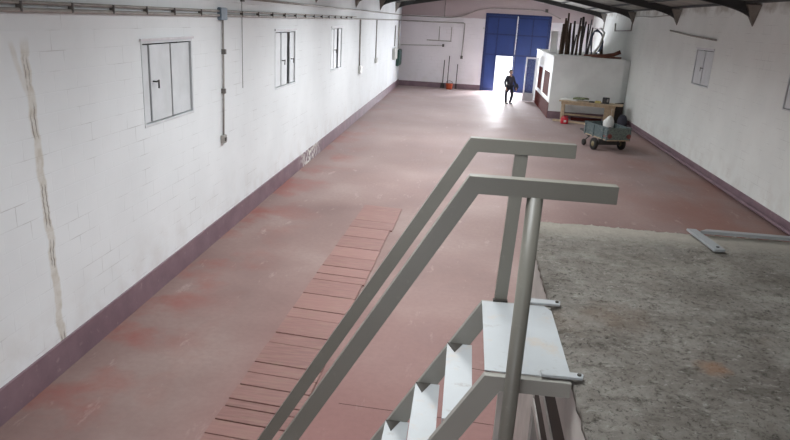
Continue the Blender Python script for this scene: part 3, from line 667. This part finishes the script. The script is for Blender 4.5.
# sack standing in the cart
def blob(name, mat, c, r, seed, parent=None, label=None, cat=None, pts=None):
    bm = bmesh.new(); bmesh.ops.create_icosphere(bm, subdivisions=3, radius=1)
    for v in bm.verts:
        n_ = 1 + .22 * noise.noise(v.co * 1.7 + Vector((seed, 0, 0)))
        v.co = Vector((v.co.x * r[0] * n_, v.co.y * r[1] * n_, max(-r[2] * .8, v.co.z * r[2] * n_)))
    zl = min(v.co.z for v in bm.verts)
    for v in bm.verts: v.co.z -= zl
    me = bpy.data.meshes.new(name); bm.to_mesh(me); bm.free(); me.materials.append(M[mat])
    for p in me.polygons: p.use_smooth = True
    o = bpy.data.objects.new(name, me); COL.objects.link(o); o.location = c
    if label: tag(o, label, cat)
    return o
CR = Matrix.Rotation(math.radians(22), 4, 'Z'); 
def cw(x, y, z): v = CR @ Vector((x, y, z)); return (v.x + 4.93, v.y + 22.95, v.z)
o = blob('white_sack', 'sack', cw(.2, .42, BZ + .036), (.2, .18, .36), 3, label='white sack poking out of the cart', cat='sack')
o = blob('dark_bundle', 'wood2', cw(-.08, -.2, BZ + .036), (.18, .22, .2), 9, label='dark bundle inside the cart near its tailgate', cat='bundle')
o = blob('dark_bundle', 'cloth', (6.62, 28.7, 0), (.2, .25, .30), 5, label='dark bundle on the floor by the right wall behind the cart', cat='bundle')

# ------------------------------------------------------------------ poles and clutter on the storeroom top
rnd = random.Random(11); ZT = PH + .05
specs = [(4.10, 'wood', 4.05), (4.2, 'wood', 4.3), (4.30, 'wood', 4.2), (4.36, 'wood', 4.52), (4.46, 'wood', 4.1), (4.55, 'wood', 3.7), (4.63, 'wood2', 3.9), (4.705, 'wood2', 3.6), (4.74, 'wood2', 4.2),
         (4.80, 'wood', 4.0), (4.87, 'wood2', 4.35), (4.94, 'pipe', 4.15), (4.99, 'wood2', 4.2), (5.05, 'wood2', 4.4), (5.13, 'wood2', 4.35), (5.23, 'pipe', 4.3), (5.32, 'wood2', 4.1), (5.42, 'wood2', 3.95), (5.50, 'pipe', 3.7), (5.98, 'wood', 3.5), (6.08, 'wood2', 3.35)]
for i, (x, mt, top) in enumerate(specs):
    y = 31.7 + .3 * (i % 3); lean = rnd.uniform(-.05, .16); wv = rnd.uniform(.05, .085); wv2 = rnd.uniform(.06, .12)
    a = (x, y, ZT + .01); e = (x + lean, y + rnd.uniform(.05, .3), top)
    if mt == 'pipe': o = MB().tube([a, e], .028, 10).build('steel_pole', mt, smooth=True)
    else:
        mid = tuple((a[k] + e[k]) / 2 + rnd.uniform(-.02, .02) for k in range(3))
        o = MB().tube([a, mid, e], [wv * .8, wv * .8, wv * .6], 7).build('wooden_pole', mt)
    nm = {'wood': 'brown wooden pole', 'wood2': 'dark grey wooden pole', 'pipe': 'grey steel pole'}[mt]
    tag(o, '%s upright on the storeroom top, %s from the left in the bundle' % (nm, words[i]), 'pole', 'poles stacked on the storeroom top')
b = MB(); pts = []
for k in range(60):
    a = k * .42; r = .26 + .03 * math.sin(k * 1.3); pts.append((5.62 + r * math.cos(a) + .001 * k, 31.55 + .0025 * k, ZT + .62 + r * 2.0 * math.sin(a)))
tag(origin(b.tube(pts, .022, 7).build('coiled_hose', 'hose', smooth=True)), 'blue-grey hose coil hung upright beside the pole bundle', 'hose')
tag(MB().tube([(5.45, 31.3, ZT + .02), (5.75, 31.25, ZT + .5), (5.88, 31.3, ZT + 1.05), (5.7, 31.35, ZT + 1.25)], [.05, .055, .045, .03], 8).build('bent_pipe', 'whitepl', smooth=True), 'pale bent pipe curving over beside the hose coil', 'pipe')
b = MB(); b.tube([(5.0, 30.6, ZT + .07), (5.5, 30.55, ZT + .08), (5.9, 30.5, ZT + .10), (6.25, 30.45, ZT + .17), (6.5, 30.4, ZT + .3)], [.03, .06, .075, .075, .085], 10)
tag(b.build('curved_log', 'log', smooth=True), 'reddish-brown curved log on the storeroom top edge', 'log')
tag(MB().tube([(5.3, 30.42, ZT + .05), (5.9, 30.35, ZT + .05), (6.55, 30.3, ZT + .05)], [.035, .05, .04], 8).build('thin_log', 'log', smooth=True), 'thin dark branch lying in front of the curved log', 'log')
t = thing('wire_crate', 'pale upright panel frame at the left end of the storeroom top', 'frame', (3.9, 32.4, ZT))
MB().box(3.72, 3.76, 32.4, 32.44, ZT, ZT + 1.0).box(4.0, 4.04, 32.4, 32.44, ZT, ZT + 1.0).box(3.76, 4.0, 32.4, 32.44, ZT + .96, ZT + 1.0).box(3.76, 4.0, 32.4, 32.44, ZT, ZT + .05).build('frame_rail', 'whitewood', t)
MB().box(3.76, 4.0, 32.412, 32.428, ZT + .05, ZT + .96).build('infill_panel', 'boxwall', t)

# ------------------------------------------------------------------ tools by the far wall
t = thing('orange_bucket', 'orange-red bucket on the floor against the far wall', 'bucket', (-1.0, 40.28, 0))
local(MB().lathe([(.02, .0), (.17, 0), (.21, .32), (.225, .33), (.2, .33), (.16, .03), (.02, .03)]).build('bucket_body', 'orange', smooth=True), t)
local(MB().tube([(-.21, 0, .32), (-.16, 0, .44), (0, 0, .5), (.16, 0, .44), (.21, 0, .32)], .01, 6).build('bucket_handle', 'iron', smooth=True), t)
def tool(x, h, label, headw):
    t = thing('long_handled_tool', label, 'tool', (x, 40.7, 0), 0, 'long-handled tools at the far wall')
    MB().tube([(x, 40.62, .1), (x + .02, 40.8, h)], .022, 8).build('tool_handle', 'wood2', t, smooth=True)
    MB().prism([(x - headw, 40.6, .01), (x + headw, 40.6, .01), (x + headw * .8, 40.62, .3), (x - headw * .8, 40.62, .3)], (0, .03, 0)).build('tool_head', 'wood2', t)
tool(-1.42, 1.65, 'faint long-handled broom left of the orange bucket', .14)
tool(-.98 + .36, 1.45, 'shorter long-handled tool right of the orange bucket', .06)
tool(-1.14, 1.9, 'tallest dark long-handled tool right behind the orange bucket', .05)

# ------------------------------------------------------------------ person in the doorway
def skin_mesh(name, chains, mat, sub=2):
    # chains: list of [(x,y,z,r), ...]; a point equal to an earlier one is shared
    vs, es, rs, idx = [], [], [], {}
    for ch in chains:
        pv = None
        for (x, y, z, r) in ch:
            key = (round(x, 4), round(y, 4), round(z, 4))
            if key not in idx: idx[key] = len(vs); vs.append((x, y, z)); rs.append(r)
            k = idx[key]
            if pv is not None and pv != k: es.append((pv, k))
            pv = k
    me = bpy.data.meshes.new(name); me.from_pydata(vs, es, []); o = bpy.data.objects.new(name, me); COL.objects.link(o)
    md = o.modifiers.new('skin', 'SKIN'); md.use_smooth_shade = True; sv = me.skin_vertices[0].data
    for i, r in enumerate(rs):
        rr = r if isinstance(r, tuple) else (r, r); sv[i].radius = rr
    sv[0].use_root = True
    o.modifiers.new('sub', 'SUBSURF').levels = sub; o.modifiers['sub'].render_levels = sub
    dg = bpy.context.evaluated_depsgraph_get(); m2 = bpy.data.meshes.new_from_object(o.evaluated_get(dg)); bpy.data.objects.remove(o)
    o = bpy.data.objects.new(name, m2); COL.objects.link(o); m2.materials.clear(); m2.materials.append(M[mat]); return o
PXp, PYp = 2.2, 34.6
pr = thing('person', 'person in dark clothes mid-stride in front of the bright wicket door', 'person', (PXp, PYp, 0), math.radians(35))
pel = (0, 0, .90, .13); ch = (0, .03, 1.25, .15); nk = (0, .02, 1.42, .055)
legs = {}
body = [[pel, (0, .01, 1.06, .12), ch, nk, (0, .01, 1.49, .05)]]
LG = {1: [(.09, 0, .86, .085), (.10, -.14, .48, .058), (.10, -.02, .10, .038)], -1: [(-.09, 0, .86, .085), (-.10, .12, .48, .058), (-.10, .06, .10, .038)]}
AR = {1: [(.19, .02, 1.36, .05), (.25, -.08, 1.08, .04), (.22, -.24, .86, .028)], -1: [(-.19, .02, 1.36, .05), (-.26, .08, 1.08, .04), (-.25, -.04, .84, .028)]}
for s in (1, -1):
    body.append([pel] + LG[s] + [(s * .10, LG[s][2][1] - .10, .035, .03), (s * .10, LG[s][2][1] - .17, .03, .024)])
    body.append([ch] + AR[s])
    wx, wy, wz, _ = AR[s][2]
    pm = (wx, wy - .03, wz - .08, .03); body.append([AR[s][2], pm])
    for k in range(4):
        fx = wx + (k - 1.5) * .018; L = [.055, .065, .06, .048][k]
        body.append([pm, (fx, wy - .04, wz - .12, .009), (fx, wy - .045, wz - .12 - L * .6, .008), (fx, wy - .035, wz - .12 - L, .007)])
    body.append([pm, (wx - s * .04, wy - .05, wz - .09, .010), (wx - s * .05, wy - .06, wz - .13, .008)])
bo = local(skin_mesh('body', body, 'skin'), pr)
# head joined to the body mesh
bm = bmesh.new(); bm.from_mesh(bo.data); n0 = len(bm.verts)
ret = bmesh.ops.create_icosphere(bm, subdivisions=3, radius=1)
for v in ret['verts']:
    c = v.co.copy(); k = 1 - .22 * max(0, -c.z); v.co = Vector((c.x * .076 * k, c.y * .095 * k - .005, c.z * .118 + 1.575))
    if abs(c.x) < .2 and c.y < -.85 and -.35 < c.z < .05: v.co.y -= .02
for sx in (-1, 1):
    e = bmesh.ops.create_icosphere(bm, subdivisions=1, radius=.02)
    for v in e['verts']: v.co = Vector((v.co.x * .5 + sx * .078, v.co.y + .005, v.co.z * 1.5 + 1.57))
bm.to_mesh(bo.data); bm.free()
for p in bo.data.polygons: p.use_smooth = True
for sx in (-1, 1): local(MB().lathe([(.003, -.008), (.01, 0), (.003, .006)], (sx * .03, -.092, 1.585), 'y', 8).build('eye', 'black'), pr)
local(MB().box(-.025, .025, -.093, -.086, 1.518, 1.526).build('mouth', 'tail'), pr)
bm = bmesh.new(); bmesh.ops.create_icosphere(bm, subdivisions=3, radius=1)
for v in bm.verts:
    c = v.co.copy(); v.co = Vector((c.x * .09, c.y * .108 + .012, c.z * .125 + 1.60))
    if c.y < -.35 and c.z < .45: v.co.y = -.02
    if c.z < -.4: v.co.z = 1.54
me = bpy.data.meshes.new('hair'); bm.to_mesh(me); bm.free(); me.materials.append(M['hair'])
for p in me.polygons: p.use_smooth = True
ho = bpy.data.objects.new('hair', me); COL.objects.link(ho); local(ho, pr)
cl_ = [[(0, 0, .86, .165), (0, .01, 1.06, .15), (0, .03, 1.27, .168), (0, .02, 1.40, .075)]]
for s in (1, -1): cl_.append([(0, .03, 1.27, .168)] + [(x, y, z, r + .02) for x, y, z, r in AR[s]])
local(skin_mesh('jacket', cl_, 'cloth'), pr)
tl = []
for s in (1, -1): tl.append([(0, 0, .90, .14)] + [(x, y, z, r + .025) for x, y, z, r in LG[s]] + [(LG[s][2][0], LG[s][2][1] + .01, .06, .06)])
local(skin_mesh('trousers', tl, 'cloth2'), pr)
for s in (1, -1):
    y = LG[s][2][1]; local(skin_mesh('shoe', [[(s * .10, y + .03, .05, .045), (s * .10, y - .08, .045, .045), (s * .10, y - .19, .036, .034)]], 'black'), pr)
t = thing('shoulder_bag', 'dark bag hanging at the hip of the person', 'bag', (PXp + .33, PYp + .05, .72))
blob_o = blob('bag_body', 'cloth', (0, 0, 0), (.11, .16, .19), 2); local(blob_o, t)
